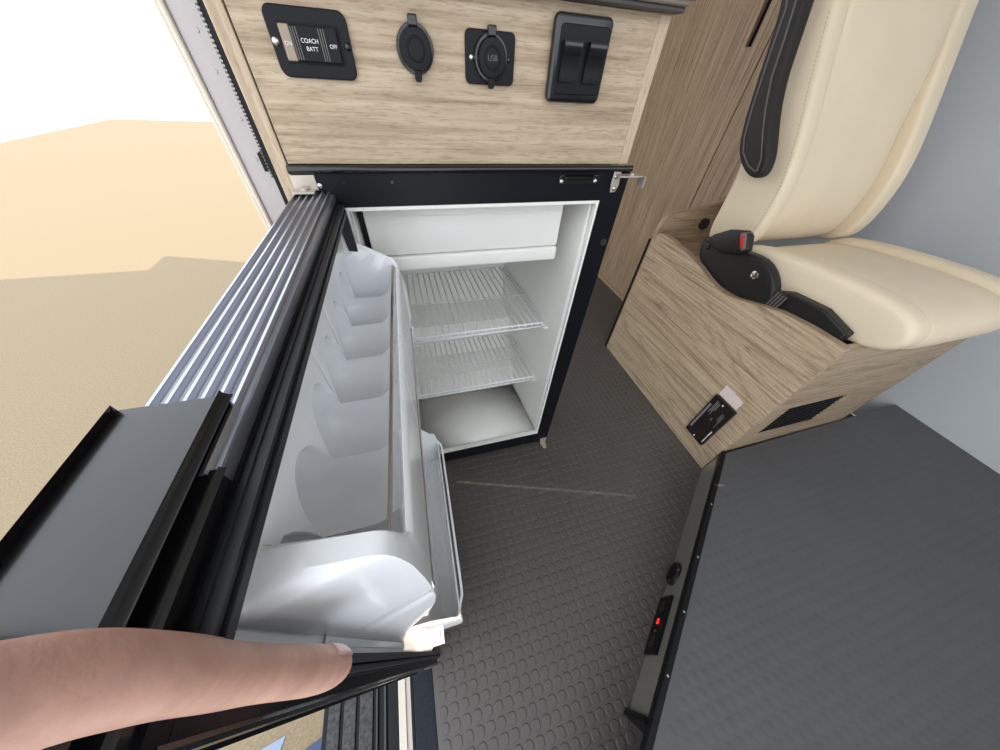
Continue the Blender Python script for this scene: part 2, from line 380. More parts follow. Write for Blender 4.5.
ls = thing('light_switch', 'black double rocker switch in a rounded plate, rightmost control', 'switch', (.3745, YF, .947))
bm = bmesh.new(); plate(bm, .3745, .9845, .0385, .0385, .007, YF, YF-.011, .004); obj('plate', bm, M['black_gloss'], ls, smooth=True)
bm = bmesh.new(); plate(bm, .3765, .9845, .0325, .030, .004, YF-.0108, YF-.0125, .0008); obj('insert', bm, M['black_frame'], ls)
for xc in (.3590, .3925):
    bm = bmesh.new(); y = YF-.0122
    prism(bm, [(xc-.0115, y-a, z) for a, z in ((0, .9655), (.0045, .966), (.0050, .972), (.0052, .978), (.006, .984), (.0078, .990), (.0095, .995), (.0100, .9985), (.0088, 1.001), (0, 1.0015))], (.023, 0, 0)); obj('rocker', bm, M['black_gloss'], ls, smooth=True)

# ------------------------------------------------------------------ refrigerator
FX0, FX1, FZ0, FZ1 = 0., .504, .02, .8695
OX0, OX1, OZ0, OZ1 = .0495, .459, .0805, .8253
fr = thing('refrigerator', 'black framed built-in fridge with white interior, its door swung open', 'refrigerator', (.25, .2, .02))
def frame_ring(bm, x0, x1, z0, z1, a0, a1, b0, b1, y0, y1):
    box(bm, x0, a0, y0, y1, z0, z1); box(bm, a1, x1, y0, y1, z0, z1); box(bm, a0, a1, y0, y1, z0, b0); box(bm, a0, a1, y0, y1, b1, z1)
bm = bmesh.new(); frame_ring(bm, FX0, FX1, FZ0, FZ1, OX0, OX1, OZ0, OZ1, -.008, .012); obj('frame', bm, M['black_frame'], fr)
bm = bmesh.new(); tube(bm, [(-.003, -.0095, .8712), (.5035, -.0095, .8712)], .0046, 12); obj('top_bead', bm, M['black_gloss'], fr, smooth=True)
# cabinet body: inner liner
w_ = .0035
def back_y(z):
    P = [(.08, .235), (.19, .24), (.225, .31), (.355, .322), (.395, .405), (.83, .41)]
    for (a, ya), (b_, yb) in zip(P, P[1:]):
        if z <= b_: return ya + (yb-ya)*(z-a)/(b_-a)
    return .41
IX0, IX1 = OX0+.004, OX1-.004
def ix(side, y):
    return (IX0+.012*y/.4) if side == 0 else (IX1-.028*min(1, y/.4))
zs = [OZ0, .10, .14, .19, .225, .29, .355, .395, .5, .7, OZ1-.004]
bm = bmesh.new()
for side in (0, 1):
    P = []
    for z in zs:
        by = back_y(max(z, .0801)); row = []
        for t in (0, .03, .3, .6, .93, .985, 1): row.append(Vector((ix(side, by*t) + ((-.003 if side == 0 else .003)*0), .0+by*t, z)))
        P.append(row)
    V = grid_surface(bm, P)
P = []
for z in zs:
    by = back_y(max(z, .0801)); P.append([Vector((ix(0, by) + (ix(1, by)-ix(0, by))*t, by, z)) for t in (0, .02, .3, .7, .98, 1)])
grid_surface(bm, P)
for z, flip in ((OZ0, 0), (OZ1-.004, 1)):
    by = back_y(max(z, .0801)); grid_surface(bm, [[Vector((ix(0, by*t) + (ix(1, by*t)-ix(0, by*t))*s_, by*t, z)) for s_ in (0, .5, 1)] for t in (0, .5, 1)])
bmesh.ops.remove_doubles(bm, verts=bm.verts, dist=1e-4)
lin = obj('inner_liner', bm, M['white_abs'], fr, smooth=True)
sol = lin.modifiers.new('s', 'SOLIDIFY'); sol.thickness = .002; sol.offset = 0
bm = bmesh.new(); frame_ring(bm, OX0, OX1, OZ0, OZ1, OX0+.0045, OX1-.0045, OZ0+.0045, OZ1-.0045, -.0095, .004); obj('liner_lip', bm, M['white_abs'], fr)
obj('outer_case', (lambda b: (box(b, .006, .012, .013, .47, .03, .86), box(b, .474, .480, .013, .47, .03, .86), box(b, .012, .474, .455, .47, .03, .86), box(b, .012, .474, .013, .455, .848, .86), box(b, .012, .474, .013, .455, .03, .045), b)[-1])(bmesh.new()), M['black'], fr)
# ledges that carry the shelves
for z in (.496, .286):
    for side in (0, 1):
        yy = back_y(z)
        a = ix(side, .07); b_ = ix(side, yy); sgn = 1 if side == 0 else -1
        bm = bmesh.new(); prism(bm, [(a, .06, z), (a+sgn*.012, .065, z), (b_+sgn*.010, yy-.005, z), (b_, yy-.002, z)], (0, 0, .006), bev=.0015); obj('shelf_ledge', bm, M['white_abs'], lin)
# freezer compartment with its drop-down door
bm = bmesh.new()
for q in ((.064, .404, .05, .38, .716, .721), (.064, .068, .05, .38, .721, .817), (.400, .404, .05, .38, .721, .817)): box(bm, *q)
fz = obj('freezer_box', bm, M['white_abs'], fr)
bm = bmesh.new()
box(bm, .0655, .4165, .034, .050, .7325, .8165, bev=.004, seg=3); box(bm, .0655, .4165, .030, .050, .705, .7315, bev=.004, seg=3)
obj('freezer_door', bm, M['white_abs'], fr, smooth=True, label='white flap door of the ice compartment')
obj('gap_shade_strip', bx(.058, .0645, .036, .048, .735, .812), M['black'], fr)  # solid black strip standing in for the shade in the gap
obj('door_rib', bx(.075, .409, .0325, .035, .796, .7985, bev=.0008), M['white_abs'], fr)

# wire shelves
def wire_shelf(z, y0, y1, n):
    r = .0016; x0a, x1a = .066, ix(1, y0)-.004
    x1b = ix(1, y1)-.004
    bm = bmesh.new()
    tube(bm, [(x0a, y0, z), (x1a-.004, y0, z), (x1a, y0+.004, z), (x1b, y1-.004, z), (x1b-.004, y1, z), (x0a+.004, y1, z), (x0a, y1-.004, z), (x0a, y0+.004, z)], .0022, 8, closed=True)
    tube(bm, [(x0a+.004, y0-.002, z-.011), (x1a-.006, y0-.002, z-.011)], .002, 8)
    s_ = obj('wire_shelf', bm, M['white_wire'], fr, smooth='all', label='upper white wire shelf' if z > .4 else 'lower white wire shelf')
    for i in range(n):
        x = x0a + (x1a-x0a)*(i+1)/(n+1); xb = x0a + (x1b-x0a)*(i+1)/(n+1)
        bm = bmesh.new(); tube(bm, [(x, y0-.001, z-.011), (x, y0-.002, z+.001), (x, y0+.003, z+.0025), (xb, y1, z+.0022)], .0016, 6)
        obj('wire', bm, M['white_wire'], s_, smooth='all')
    for t in (.45,):
        y = y0+(y1-y0)*t; bm = bmesh.new(); tube(bm, [(x0a, y, z), (x1a+(x1b-x1a)*t, y, z)], .0018, 6); obj('cross_wire', bm, M['white_wire'], s_, smooth='all')
wire_shelf(.506, .079, .402, 20)
wire_shelf(.296, .074, .302, 20)

# hinges, latch and buttons on the frame
bm = bmesh.new(); box(bm, -.004, .025, -.0105, -.0085, .848, .8655, bev=.0006); box(bm, -.004, .022, -.026, -.0085, .8475, .850, bev=.0006); cyl(bm, (.010, -.017, .850), (0, 0, 1), .004, .003, 16); obj('top_hinge', bm, M['nickel'], fr)
screw(fr, .0275, .853, -.008, .0035)
bm = bmesh.new(); prism(bm, [(.472, -.0095, .868), (.485, -.0095, .868), (.487, -.0095, .848), (.483, -.0095, .838), (.474, -.0095, .838), (.472, -.0095, .85)], (0, -.002, 0), bev=.0005)
prism(bm, [(.474, -.011, .863), (.487, -.011, .863), (.487, -.030, .863), (.474, -.028, .863)], (0, 0, .002))
prism(bm, [(.485, -.012, .863), (.512, -.012, .863), (.520, -.016, .863), (.520, -.026, .863), (.512, -.030, .863), (.485, -.030, .863)], (0, 0, .002), bev=.0005)
prism(bm, [(.520, -.012, .864), (.522, -.012, .864), (.522, -.030, .864), (.520, -.030, .864)], (0, 0, -.016))
cyl(bm, (.500, -.021, .865), (0, 0, 1), .004, .0025, 16); obj('right_bracket', bm, M['nickel'], fr, label='bent steel bracket at top right of frame')
screw(fr, .4765, .861, -.0115, .0035); screw(fr, .4795, .844, -.0115, .0035)
bm = bmesh.new(); plate(bm, .411, .8565, .036, .0068, .005, -.008, -.0115, .001)
prism(bm, [(.383, -.0115, .857), (.383, -.019, .860), (.383, -.019, .8625), (.383, -.0115, .8635)], (.052, 0, 0), bev=.0006); obj('latch_catch', bm, M['black_gloss'], fr)
screw(fr, .3795, .855, -.0115, .0035); screw(fr, .4395, .855, -.0115, .0035)
for x, z in ((.058, .856), (.121, .856)):
    bm = bmesh.new(); cyl(bm, (x, -.008, z), (0, -1, 0), .002, .0012, 10); obj('screw_plug', bm, M['black_gloss'], fr)
bm = bmesh.new(); cyl(bm, (.4925, -.008, .752), (0, -1, 0), .0065, .002, 20, bev=.001); obj('hole_cap', bm, M['grey_gasket'], fr)
bm = bmesh.new(); cyl(bm, (.4935, -.008, .115), (0, -1, 0), .0035, .0015, 14); obj('hole_cap', bm, M['grey_gasket'], fr)
bm = bmesh.new(); prism(bm, [(.478, -.0085, .036), (.503, -.0085, .036), (.502, -.0085, .006), (.482, -.0085, .006)], (0, -.002, 0), bev=.0005)
prism(bm, [(.482, -.0085, .004), (.502, -.0085, .004), (.5005, -.030, .004), (.497, -.035, .004), (.489, -.035, .004), (.485, -.030, .004)], (0, 0, .0022), bev=.0005)
cyl(bm, (.493, -.026, .006), (0, 0, 1), .0035, .0015, 14); obj('bottom_bracket', bm, M['nickel'], fr, label='steel bracket below the bottom right corner')
screw(fr, .490, .027, -.0105, .003)

# ---- the door, swung open about 90 degrees
TH, HX, HY = -.0105, -.0062, -.0014
cT, sT = cos(TH), sin(TH)
def D(w, u, z): return Vector((HX + w*cT + u*sT, HY + w*sT - u*cT, z))
ZT, LD, TW = .846, .502, .0487
def dbox(bm, w0, w1, u0, u1, z0, z1, bev=0, seg=2):
    vs = box(bm, 0, 1, 0, 1, 0, 1)
    for v in vs: v.co = D(w0+(w1-w0)*v.co.x, u0+(u1-u0)*v.co.y, z0+(z1-z0)*v.co.z)
    if bev:
        bmesh.ops.bevel(bm, geom=list({e for v in vs for e in v.link_edges}), offset=bev, segments=seg, profile=.5, affect='EDGES')
bm = bmesh.new(); dbox(bm, .0, .010, .010, LD, .032, ZT-.006, bev=.002)
for q in ((.010, LD, .032, .685), (.010, LD, .80, ZT-.006), (.010, .034, .685, .80), (.470, LD, .685, .80)): dbox(bm, .0095, .030, *q)
for q in ((.010, LD, .032, .050), (.010, LD, .808, ZT-.006), (.010, .020, .05, .808), (.486, LD, .05, .808)): dbox(bm, .0295, .0475, *q)
door = obj('fridge_door', bm, M['black_frame'], fr, smooth=True, label='thick black fridge door standing open, ribbed aluminium top')
# ribbed top extrusion
prof = []
nr = 6; pw = (TW-.001)/nr
prof.append((0, ZT-.012))
for i in range(nr):
    w0 = .0005 + i*pw
    prof += [(w0, ZT-.0022), (w0+pw*.18, ZT+.0004), (w0+pw*.42, ZT+.0006), (w0+pw*.58, ZT-.0026), (w0+pw*.8, ZT-.0032)]
prof += [(TW, ZT-.0022), (TW, ZT-.012)]
bm = bmesh.new(); prism(bm, [D(a, .008, b_) for a, b_ in prof], D(0, .42, 0)-D(0, .008, 0)); obj('ribbed_trim', bm, M['alu'], door, label='ribbed aluminium top trim')
bm = bmesh.new(); dbox(bm, -.004, .040, .382, LD+.003, ZT-.02, ZT+.0045, bev=.004, seg=3); dbox(bm, .036, TW, .42, LD+.001, ZT-.02, ZT-.001, bev=.002); obj('corner_cap', bm, M['black_gloss'], door, smooth=True)
bm = bmesh.new()
for q in ((.006, .020, .032, ZT-.010), (.486, LD+.001, .032, ZT-.010), (.02, .486, .032, .050), (.02, .486, .826, ZT-.010)): dbox(bm, .0478, .0505, *q)
obj('inner_border', bm, M['black_frame'], door)
# rolled bright edge along the free side
bm = bmesh.new(); tube(bm, [D(TW+.0005, LD, .034), D(TW+.0005, LD, .83)], .0022, 8); obj('edge_bead', bm, M['black_gloss'], door, smooth=True)
bm = bmesh.new(); dbox(bm, -.001, .004, LD+.0005, LD+.0035, .034, .83, bev=.001); obj('edge_bead', bm, M['black_frame'], door)
bm = bmesh.new(); dbox(bm, .030, .046, LD+.0002, LD+.002, .05, .10, bev=.0006); obj('strike_plate', bm, M['chrome'], door, label='small steel strike plate near door bottom')
# gasket
def lip_ring(bm, w0, w1, i0, i1):
    # i0 outer inset, i1 inner inset
    a = (.018+i0, LD-.008-i0, .042+i0, ZT-.012-i0); b_ = (.018+i1, LD-.008-i1, .042+i1, ZT-.012-i1)
    for q in ((a[0], b_[0], a[2], a[3]), (b_[1], a[1], a[2], a[3]), (b_[0], b_[1], a[2], b_[2]), (b_[0], b_[1], b_[3], a[3])): dbox(bm, w0, w1, *q)
bm = bmesh.new(); lip_ring(bm, .0472, .0535, 0, .011); lip_ring(bm, .0530, .0585, .0015, .0045); lip_ring(bm, .0530, .0600, .0060, .0110)
obj('gasket', bm, M['grey_gasket'], door, label='dark grey magnetic gasket')

# moulded liner with pocketed shelf: one continuous surface of cross-sections along the door width
tail = [(.1075, .744), (.1105, .751), (.1130, .748), (.1140, .742), (.1140, .70), (.1140, .655), (.113, .642), (.110, .640), (.110, .624), (.1125, .622), (.112, .60), (.105, .55), (.089, .486), (.068, .44), (.044, .405)]
def prof_at(q):
    s_ = sqrt(max(0, 1-min(1, abs(q))**2)); P_ = [(.044, .807), (.044, .797), (.044, .789)]
    zr = .72+.059*s_; P_.append((.044, zr+.0015))
    for a in (88, 72, 56, 40, 25, 12, 0): P_.append((.044-.031*s_*cos(radians(a)), .72+.059*s_*sin(radians(a))))
    for a in (22, 45, 68): P_.append((.044-.031*s_*cos(radians(a)) + .004*(1-s_)*a/68, .72-.029*s_*sin(radians(a))))
    P_ += [(.055, .7200-.030*s_), (.070, .7200-.0305*s_), (.085, .7205-.029*s_), (.0925+.002*s_, .7265-.0285*s_), (.0985+.003*s_, .734-.025*s_), (.1025+.0045*s_, .739-.016*s_)]
    return P_ + tail
def resample(P_, n):
    L_ = [0]
    for a, b_ in zip(P_, P_[1:]): L_.append(L_[-1] + math.dist(a, b_))
    out = []
    for i in range(n):
        t = L_[-1]*i/(n-1); k = max(j for j in range(len(L_)) if L_[j] <= t+1e-12); k = min(k, len(P_)-2)
        f_ = (t-L_[k])/(L_[k+1]-L_[k]); out.append((P_[k][0]+(P_[k+1][0]-P_[k][0])*f_, P_[k][1]+(P_[k+1][1]-P_[k][1])*f_))
    return out
pocket = prof_at(0); ridge = prof_at(1); NF = len(pocket)-len(tail)
endw = resample([(.044, .807), (.0445, .8025), (.047, .801), (.070, .7965), (.098, .789), (.104, .785), (.1075, .776)], NF) + [(.1085, .772), (.1095, .766), (.111, .758), (.1125, .745)] + tail[4:]
endf = [(a + (.004 if .09 < a else 0), b_ - (.028 if b_ > .7 and i > 1 else 0)) for i, (a, b_) in enumerate(endw)]
flat = [(.0440, z) for (_, z) in endw]
def mix(A_, B_, t): return [(a[0]+(b_[0]-a[0])*t, a[1]+(b_[1]-a[1])*t) for a, b_ in zip(A_, B_)]
RID = [.006, .075, .145, .213, .281, .347, .413]
rows = []
def endmix(t): return mix(endw, flat, t)
us_ = []
rows.append((.020, flat)); rows.append((.0225, mix(endf, flat, .6))); rows.append((.025, mix(endf, flat, .2))); rows.append((.029, endf)); rows.append((.034, mix(endf, prof_at(.2), .35))); rows.append((.038, mix(endf, prof_at(.1), .8)))
u = .042
while u < .4135:
    # nearest ridge distance
    for a, b_ in zip(RID, RID[1:]):
        if a <= u <= b_: break
    h = (b_-a)/2; q = abs(u-(a+b_)/2)/h
    rows.append((u, prof_at(q))); u += .0031
    for r_ in RID:
        if u-.0031 < r_-.0006 and u > r_-.0006: rows.append((r_, ridge))
if rows[-1][0] < .4128: rows.append((.413, ridge))
for u, t in ((.4145, .94), (.417, .85), (.421, .66), (.426, .4), (.431, .3), (.434, .35)): rows.append((u, prof_at(t)))
for u, t in ((.4365, .4), (.4385, .8), (.440, .96), (.4415, 1.0), (.446, 1.0), (.453, 1.0)): rows.append((u, mix(prof_at(.4), endw, t)))
for u, t in ((.4532, .03), (.4548, .13), (.4575, .31), (.461, .55), (.465, .81), (.469, 1.0)): rows.append((u, endmix(t)))
bm = bmesh.new(); grid_surface(bm, [[D(a, u, b_) for a, b_ in pr_] for u, pr_ in rows])
tray = obj('shelf_moulding', bm, M['white_door'], door, smooth=True, label='white moulded door shelf with seven scooped pockets')
m_ = tray.modifiers.new('s', 'SOLIDIFY'); m_.thickness = .0016; m_.offset = 0
# liner panel behind (with opening where the pockets sink in) and border flange
bm = bmesh.new()
for q in ((.020, .486, .05, .690), (.020, .486, .799, .808), (.020, .034, .690, .80), (.4655, .486, .690, .80)): dbox(bm, .0295, .0425, *q)
dbox(bm, .0425, .0438, .026, .474, .058, .690, bev=.001)
pan = obj('door_liner', bm, M['white_door'], door, smooth=True)
# rails
def rail(w0, z0, ua, ub, r=.0022, w1=None):
    w1 = w1 or w0
    bm = bmesh.new(); tube(bm, [D(w0+.001, ua-.004, z0-.006), D(w0, ua, z0), D(w1, ub, z0), D(w1+.001, ub+.004, z0-.006)], r, 10); return bm
obj('retaining_rail', rail(.1055, .750, .036, .438, .0018, .0995), M['steel_wire'], door, smooth=True, label='thin steel rail across the pocket tops')
obj('retaining_rail', rail(.1125, .632, .045, .445, .002), M['steel_wire'], door, smooth=True, label='thin steel rail of the middle shelf')
# low bottle bin
def bin_profile(bm, prf, ua, ub, th=.002):
    n = len(prf); P = [[D(a, u, b_) for a, b_ in prf] for u in (ua, ub)]
    grid_surface(bm, P)
prf = [(.044, .27), (.060, .15), (.070, .128), (.078, .122), (.104, .122), (.112, .128), (.1165, .15), (.118, .215), (.1195, .222), (.122, .219), (.1225, .19), (.122, .15), (.118, .115), (.11, .108), (.075, .108), (.044, .115)]
bm = bmesh.new(); bin_profile(bm, prf, .045, .447)
for ua, ub in ((.041, .045), (.447, .451)):
    prism(bm, [D(a, ua, b_) for a, b_ in ((.044, .32), (.075, .31), (.105, .265), (.119, .235), (.1225, .215), (.122, .15), (.118, .115), (.11, .108), (.044, .108))], D(0, ub, 0)-D(0, ua, 0), bev=.0012)
obj('bottle_bin', bm, M['white_door'], door, smooth=True, label='low white bottle bin at the door bottom')
bm = bmesh.new()
tube(bm, [D(.105, .040, .262), D(.113, .040, .256), D(.117, .044, .235), D(.1275, .052, .215), D(.130, .058, .21), D(.130, .400, .21), D(.129, .412, .21), D(.119, .438, .215), D(.117, .447, .225), D(.110, .449, .24)], .0028, 10); obj('bin_rail', bm, M['white_wire'], door, smooth=True, label='white coated wire rail in front of the bin')
# moulded ledge and clip at the bottom of the liner
bm = bmesh.new(); dbox(bm, .0435, .054, .060, .470, .088, .096, bev=.002); dbox(bm, .0435, .070, .445, .470, .066, .090, bev=.003); obj('liner_ledge', bm, M['white_door'], pan if False else door)

# ------------------------------------------------------------------ entrance side: jamb, weather strip, sill, step
wj = obj('wall_left', bx(-.064, -.0205, .028, .95, -.12, 1.949, bev=.003), M['jamb'], kind='structure')
bm = bmesh.new()
tube(bm, [(-.0655, .027, -.1), (-.0655, .027, 1.9)], .003, 10); tube(bm, [(-.0715, .032, -.1), (-.0715, .032, 1.9)], .003, 10); box(bm, -.074, -.064, .031, .9, -.1, 1.9)
obj('trim_1', bm, M['trim_cream'], kind='structure', smooth=True)
ws = bmesh.new(); box(ws, -.0275, -.0200, .004, .0275, .0, 1.9, bev=.002); wso = obj('trim_2', ws, M['black'], kind='structure')
bm = bmesh.new()
for i in range(300):
    z = .86 + i*.0035; box(bm, -.0292, -.0272, .0035, .007, z, z+.0018)
obj('weather_strip_teeth', bm, M['pipe'], wso, kind='stuff')
for z in (.955, .915, .985, .875):
    bm = bmesh.new(); cyl(bm, (-.046 if z != .915 else -.043, .028, z), (0, -1, 0), .0022, .0008, 12, bev=.0003); obj('rivet', bm, M['jamb'], wj)
bm = bmesh.new(); box(bm, -.036, -.028, .010, .028, .865, .885, bev=.001); cyl(bm, (-.032, .010, .875), (0, -1, 0), .0025, .002, 10); obj('strap_clip', bm, M['black'], wj)

obj('trim_3', bx(-.023, .0215, -1.5, -.012, -.03, -.004, bev=.002), M['carpet'], kind='structure')
obj('trim_4', bx(-.030, -.0235, -1.5, -.012, -.06, -.006, bev=.001), M['black'], kind='structure')
bm = bmesh.new(); box(bm, -.061, -.0305, -1.5, -.012, -.06, -.03, bev=.002); box(bm, -.048, -.044, -1.5, -.012, -.032, -.026, bev=.001); obj('trim_5', bm, M['sill'], kind='structure')
obj('trim_6', bx(-.092, -.0615, -1.5, -.012, -.10, -.075, bev=.002), M['black'], kind='structure')
st = thing('entry_step', 'black running board with three textured grey tread strips', 'step', (-.19, -.7, -.24))
obj('board', bx(-.282, -.110, -1.4, -.03, -.235, -.205, bev=.004), M['black_frame'], st)
for x0, x1 in ((-.268, -.239), (-.230, -.200), (-.191, -.158)):
    obj('tread_strip', bx(x0, x1, -1.38, -.05, -.206, -.199, bev=.002), M['tread'], st, label='rough grey tread strip')
obj('rib', bx(-.150, -.145, -1.38, -.05, -.206, -.197, bev=.001), M['black_gloss'], st); obj('rib', bx(-.130, -.124, -1.38, -.05, -.206, -.196, bev=.001), M['black_gloss'], st)
obj('bracket', bx(-.2, -.10, -1.2, -1.1, -.3, -.236), M['black'], st); obj('bracket', bx(-.2, -.10, -.4, -.3, -.3, -.236), M['black'], st)
obj('ground', bx(-7, 2.2, -2.4, 12, -.50, -.45), M['ground'], kind='structure')
for nm, pts_, m_, lb in (('card', [(-.60, -.66), (-.505, -.63), (-.47, -.535), (-.565, -.55)], 'paper', 'pale blue card lying on the sandy ground beside the step'), ('card', [(-.43, -.585), (-.355, -.565), (-.36, -.70), (-.42, -.71)], 'blue_card', 'dark blue card on the ground against the step edge')):
    bm = bmesh.new(); prism(bm, [(x, y, -.45) for x, y in pts_], (0, 0, .003)); tag(obj(nm, bm, M[m_]), lb, 'card')

# ------------------------------------------------------------------ seat box
BX = 1.0285
sb = thing('seat_box', 'grey oak seat pedestal with a curved top edge and recessed back ledge', 'seat base', (1.19, .1, 0))
topc = [(.445, .553), (.44, .568), (.428, .579), (.41, .585), (.388, .587), (.35, .585), (.302, .579), (.25, .572), (.193, .562), (.15, .548), (.106, .538), (.075, .535), (.046, .538), (.0, .55), (-.04, .562), (-.091, .576), (-.16, .582), (-.248, .583)]
bm = bmesh.new(); prism(bm, [(BX+.0012, y, z) for y, z in [(.445, 0)] + topc + [(-.248, 0)]], (.0165, 0, 0)); obj('front_panel', bm, M['wood_box'], sb)
def rim(bm, pts2, x0, x1, t=.0018):
    n = len(pts2)
    for (ya, za), (yb, zb) in zip(pts2, pts2[1:]):
        d = Vector((0, yb-ya, zb-za)).normalized(); nn = Vector((0, -d.z, d.y)) * t
        if nn.z < 0: nn = -nn
        for s_ in (1,):
            vs = [Vector((x, y, z)) for x in (x0, x1) for (y, z) in ((ya, za), (yb, zb))]
            A0, B0, A1, B1 = vs
            f = [bm.verts.new(v) for v in (A0, B0, B0+nn, A0+nn, A1, B1, B1+nn, A1+nn)]
            for q in ((0, 1, 2, 3), (4, 7, 6, 5), (0, 4, 5, 1), (3, 2, 6, 7), (0, 3, 7, 4), (1, 5, 6, 2)): bm.faces.new([f[i] for i in q])
bm = bmesh.new(); rim(bm, topc, BX, BX+.019); box(bm, BX, BX+.019, .444, .447, 0, .553); obj('edge_band', bm, M['wood_rim'], sb, label='pale rounded edge band')
obj('edge_strip', bx(BX-.004, BX+.015, .4475, .456, 0, .55), M['black'], sb)
# far upright side with its rising curve
lip = [(1.030, .0), (1.030, .555), (1.030, .592), (1.036, .618), (1.05, .636), (1.075, .645), (1.11, .649), (1.15, .653), (1.20, .661), (1.25, .675), (1.30, .698), (1.36, .73), (1.36, .0)]
bm = bmesh.new(); prism(bm, [(x, .43, z) for x, z in lip], (0, .014, 0)); obj('side_panel', bm, M['wood_boxx'], sb)
bm = bmesh.new()
for (xa, za), (xb, zb) in zip(lip[1:11], lip[2:12]):
    d = Vector((xb-xa, 0, zb-za)).normalized(); nn = Vector((-d.z, 0, d.x))*.002
    f = [bm.verts.new(v) for y in (.4285, .4455) for v in (Vector((xa, y, za)), Vector((xb, y, zb)), Vector((xb, y, zb))+nn, Vector((xa, y, za))+nn)]
    for q in ((0, 1, 2, 3), (4, 7, 6, 5), (0, 4, 5, 1), (3, 2, 6, 7), (0, 3, 7, 4), (1, 5, 6, 2)): bm.faces.new([f[i] for i in q])
obj('edge_band', bm, M['wood_rim'], sb, label='pale rounded edge band')
obj('box_top', bx(BX+.018, 1.36, -.232, .43, .52, .535), M['wood_boxx'], sb)
bm = bmesh.new()
for q in ((1.0465, 1.113, 0, .58), (1.36, 1.60, 0, .58), (1.113, 1.36, 0, .195), (1.113, 1.36, .34, .58)): box(bm, q[0], q[1], -.248, -.233, q[2], q[3])
obj('near_panel', bm, M['wood_boxx'], sb)
bm = bmesh.new(); box(bm, 1.115, 1.358, -.244, -.238, .197, .338)
obj('vent_grille', bm, M['black'], sb, label='black recessed vent panel')
for i in range(9):
    obj('grille_slat', bx(1.117, 1.356, -.2465, -.243, .205+i*.0145, .209+i*.0145), M['black_gloss'], sb)
# alarm plate with its sticker
al = thing('alarm_plate', 'dark brown alarm plate with white print on seat box side', 'alarm', (BX-.006, -.155, .078))
def face_pts(c): return [(BX-.0003, y, z) for y, z in c]
def rr_yz(cy, cz, hw, hh, r): return rrect(cy, cz, hw, hh, r)
bm = bmesh.new(); prism(bm, [(BX, y, z) for y, z in rr_yz(-.1555, .176, .0405, .0985, .006)], (-.010, 0, 0), bev=.0015); obj('plate', bm, M['alarm'], al)
AX = BX-.0102
def yz_bar(nm, y0, y1, z0, z1, m, par): obj(nm, bx(AX-.0004, AX+.0002, y0, y1, z0, z1), M[m], par)
yz_bar('label_strip', -.128, -.1205, .105, .235, 'grey_print', al)
for i, (y0, y1, z0, z1) in enumerate(((-.136, -.134, .205, .262), (-.140, -.138, .212, .262), (-.144, -.142, .200, .258), (-.148, -.146, .225, .258), (-.182, -.1805, .175, .235), (-.178, -.1765, .2, .238), (-.174, -.1725, .205, .24), (-.160, -.157, .186, .198), (-.190, -.1875, .095, .128), (-.190, -.1868, .130, .158))):
    yz_bar('print_line', y0, y1, z0, z1, 'grey_print' if i < 8 else 'white_print', al)
text_mesh('ALARM', .007, (AX-.0002, -.1545, .15), (0, 0, 1), (0, 1, 0), M['grey_print'], al, ext=.0001) if False else None
for y, z in ((-.1555, .262), (-.1555, .088)):
    bm = bmesh.new(); cyl(bm, (AX, y, z), (-1, 0, 0), .003, .001, 12); obj('screw', bm, M['white_print'], al)
bm = bmesh.new(); prism(bm, [(BX, y, z) for y, z in ((-.117, .277), (-.186, .277), (-.187, .312), (-.160, .318), (-.156, .313), (-.152, .319), (-.117, .318))], (-.0006, 0, 0)); tag(obj('sticker', bm, M['sticker']), 'small pale pink printed sticker above the dark alarm plate', 'sticker')

# ------------------------------------------------------------------ captain's seat
ch = thing('captain_seat', 'cream leather captain seat with seams, mounted on the oak box', 'seat', (1.3, .1, .536))
def loft_x(bm, prof, x0, x1, inset, bulge=.0, n=4):
    """rounded extrusion in x of yz profile, closed; inset at the ends for soft edges"""
    cy = sum(p[0] for p in prof)/len(prof); cz = sum(p[1] for p in prof)/len(prof); rings = []
    W = x1-x0; steps = [(0, inset), (inset*.3, inset*.35), (inset, 0), (W/2, -bulge), (W-inset, 0), (W-inset*.3, inset*.35), (W, inset)]
    for dx, ins in steps:
        ring = []
        for i, (y, z) in enumerate(prof):
            a = Vector(prof[i-1]); c = Vector(prof[(i+1) % len(prof)]); t = (c-a).normalized(); nn = Vector((t.y, -t.x)); p = Vector((y, z)); 
            if nn.dot(Vector((cy, cz))-p) < 0: nn = -nn
            p = p + nn*ins; ring.append(bm.verts.new((x0+dx, p.x, p.y)))
        rings.append(ring)
    for A_, B_ in zip(rings, rings[1:]):
        m2 = len(A_)
        for k in range(m2): bm.faces.new((A_[k], A_[(k+1) % m2], B_[(k+1) % m2], B_[k]))
    bm.faces.new(rings[0][::-1]); bm.faces.new(rings[-1])
def sub(o, lv=2):
    s_ = o.modifiers.new('sub', 'SUBSURF'); s_.levels = lv; s_.render_levels = lv; return o
back = [(.215, .62), (.25, .615), (.262, .66), (.262, .74), (.272, .83), (.30, .92), (.345, 1.02), (.40, 1.16), (.43, 1.28), (.41, 1.34), (.35, 1.34), (.30, 1.22), (.22, 1.05), (.16, .93), (.118, .83), (.105, .75), (.105, .68), (.13, .63)]
back = [(y+.022, z) for y, z in back]
bm = bmesh.new(); loft_x(bm, back, 1.084, 1.135, .012); sub(obj('side_bolster', bm, M['cream'], ch, smooth='all'))
backi = [(y-(.0 if y > .2 else -.03), z) for y, z in back]
bm = bmesh.new(); loft_x(bm, backi, 1.128, 1.50, .02); sub(obj('backrest', bm, M['cream'], ch, smooth='all'))
bm = bmesh.new(); loft_x(bm, back, 1.495, 1.56, .012); sub(obj('side_bolster', bm, M['cream'], ch, smooth='all'))
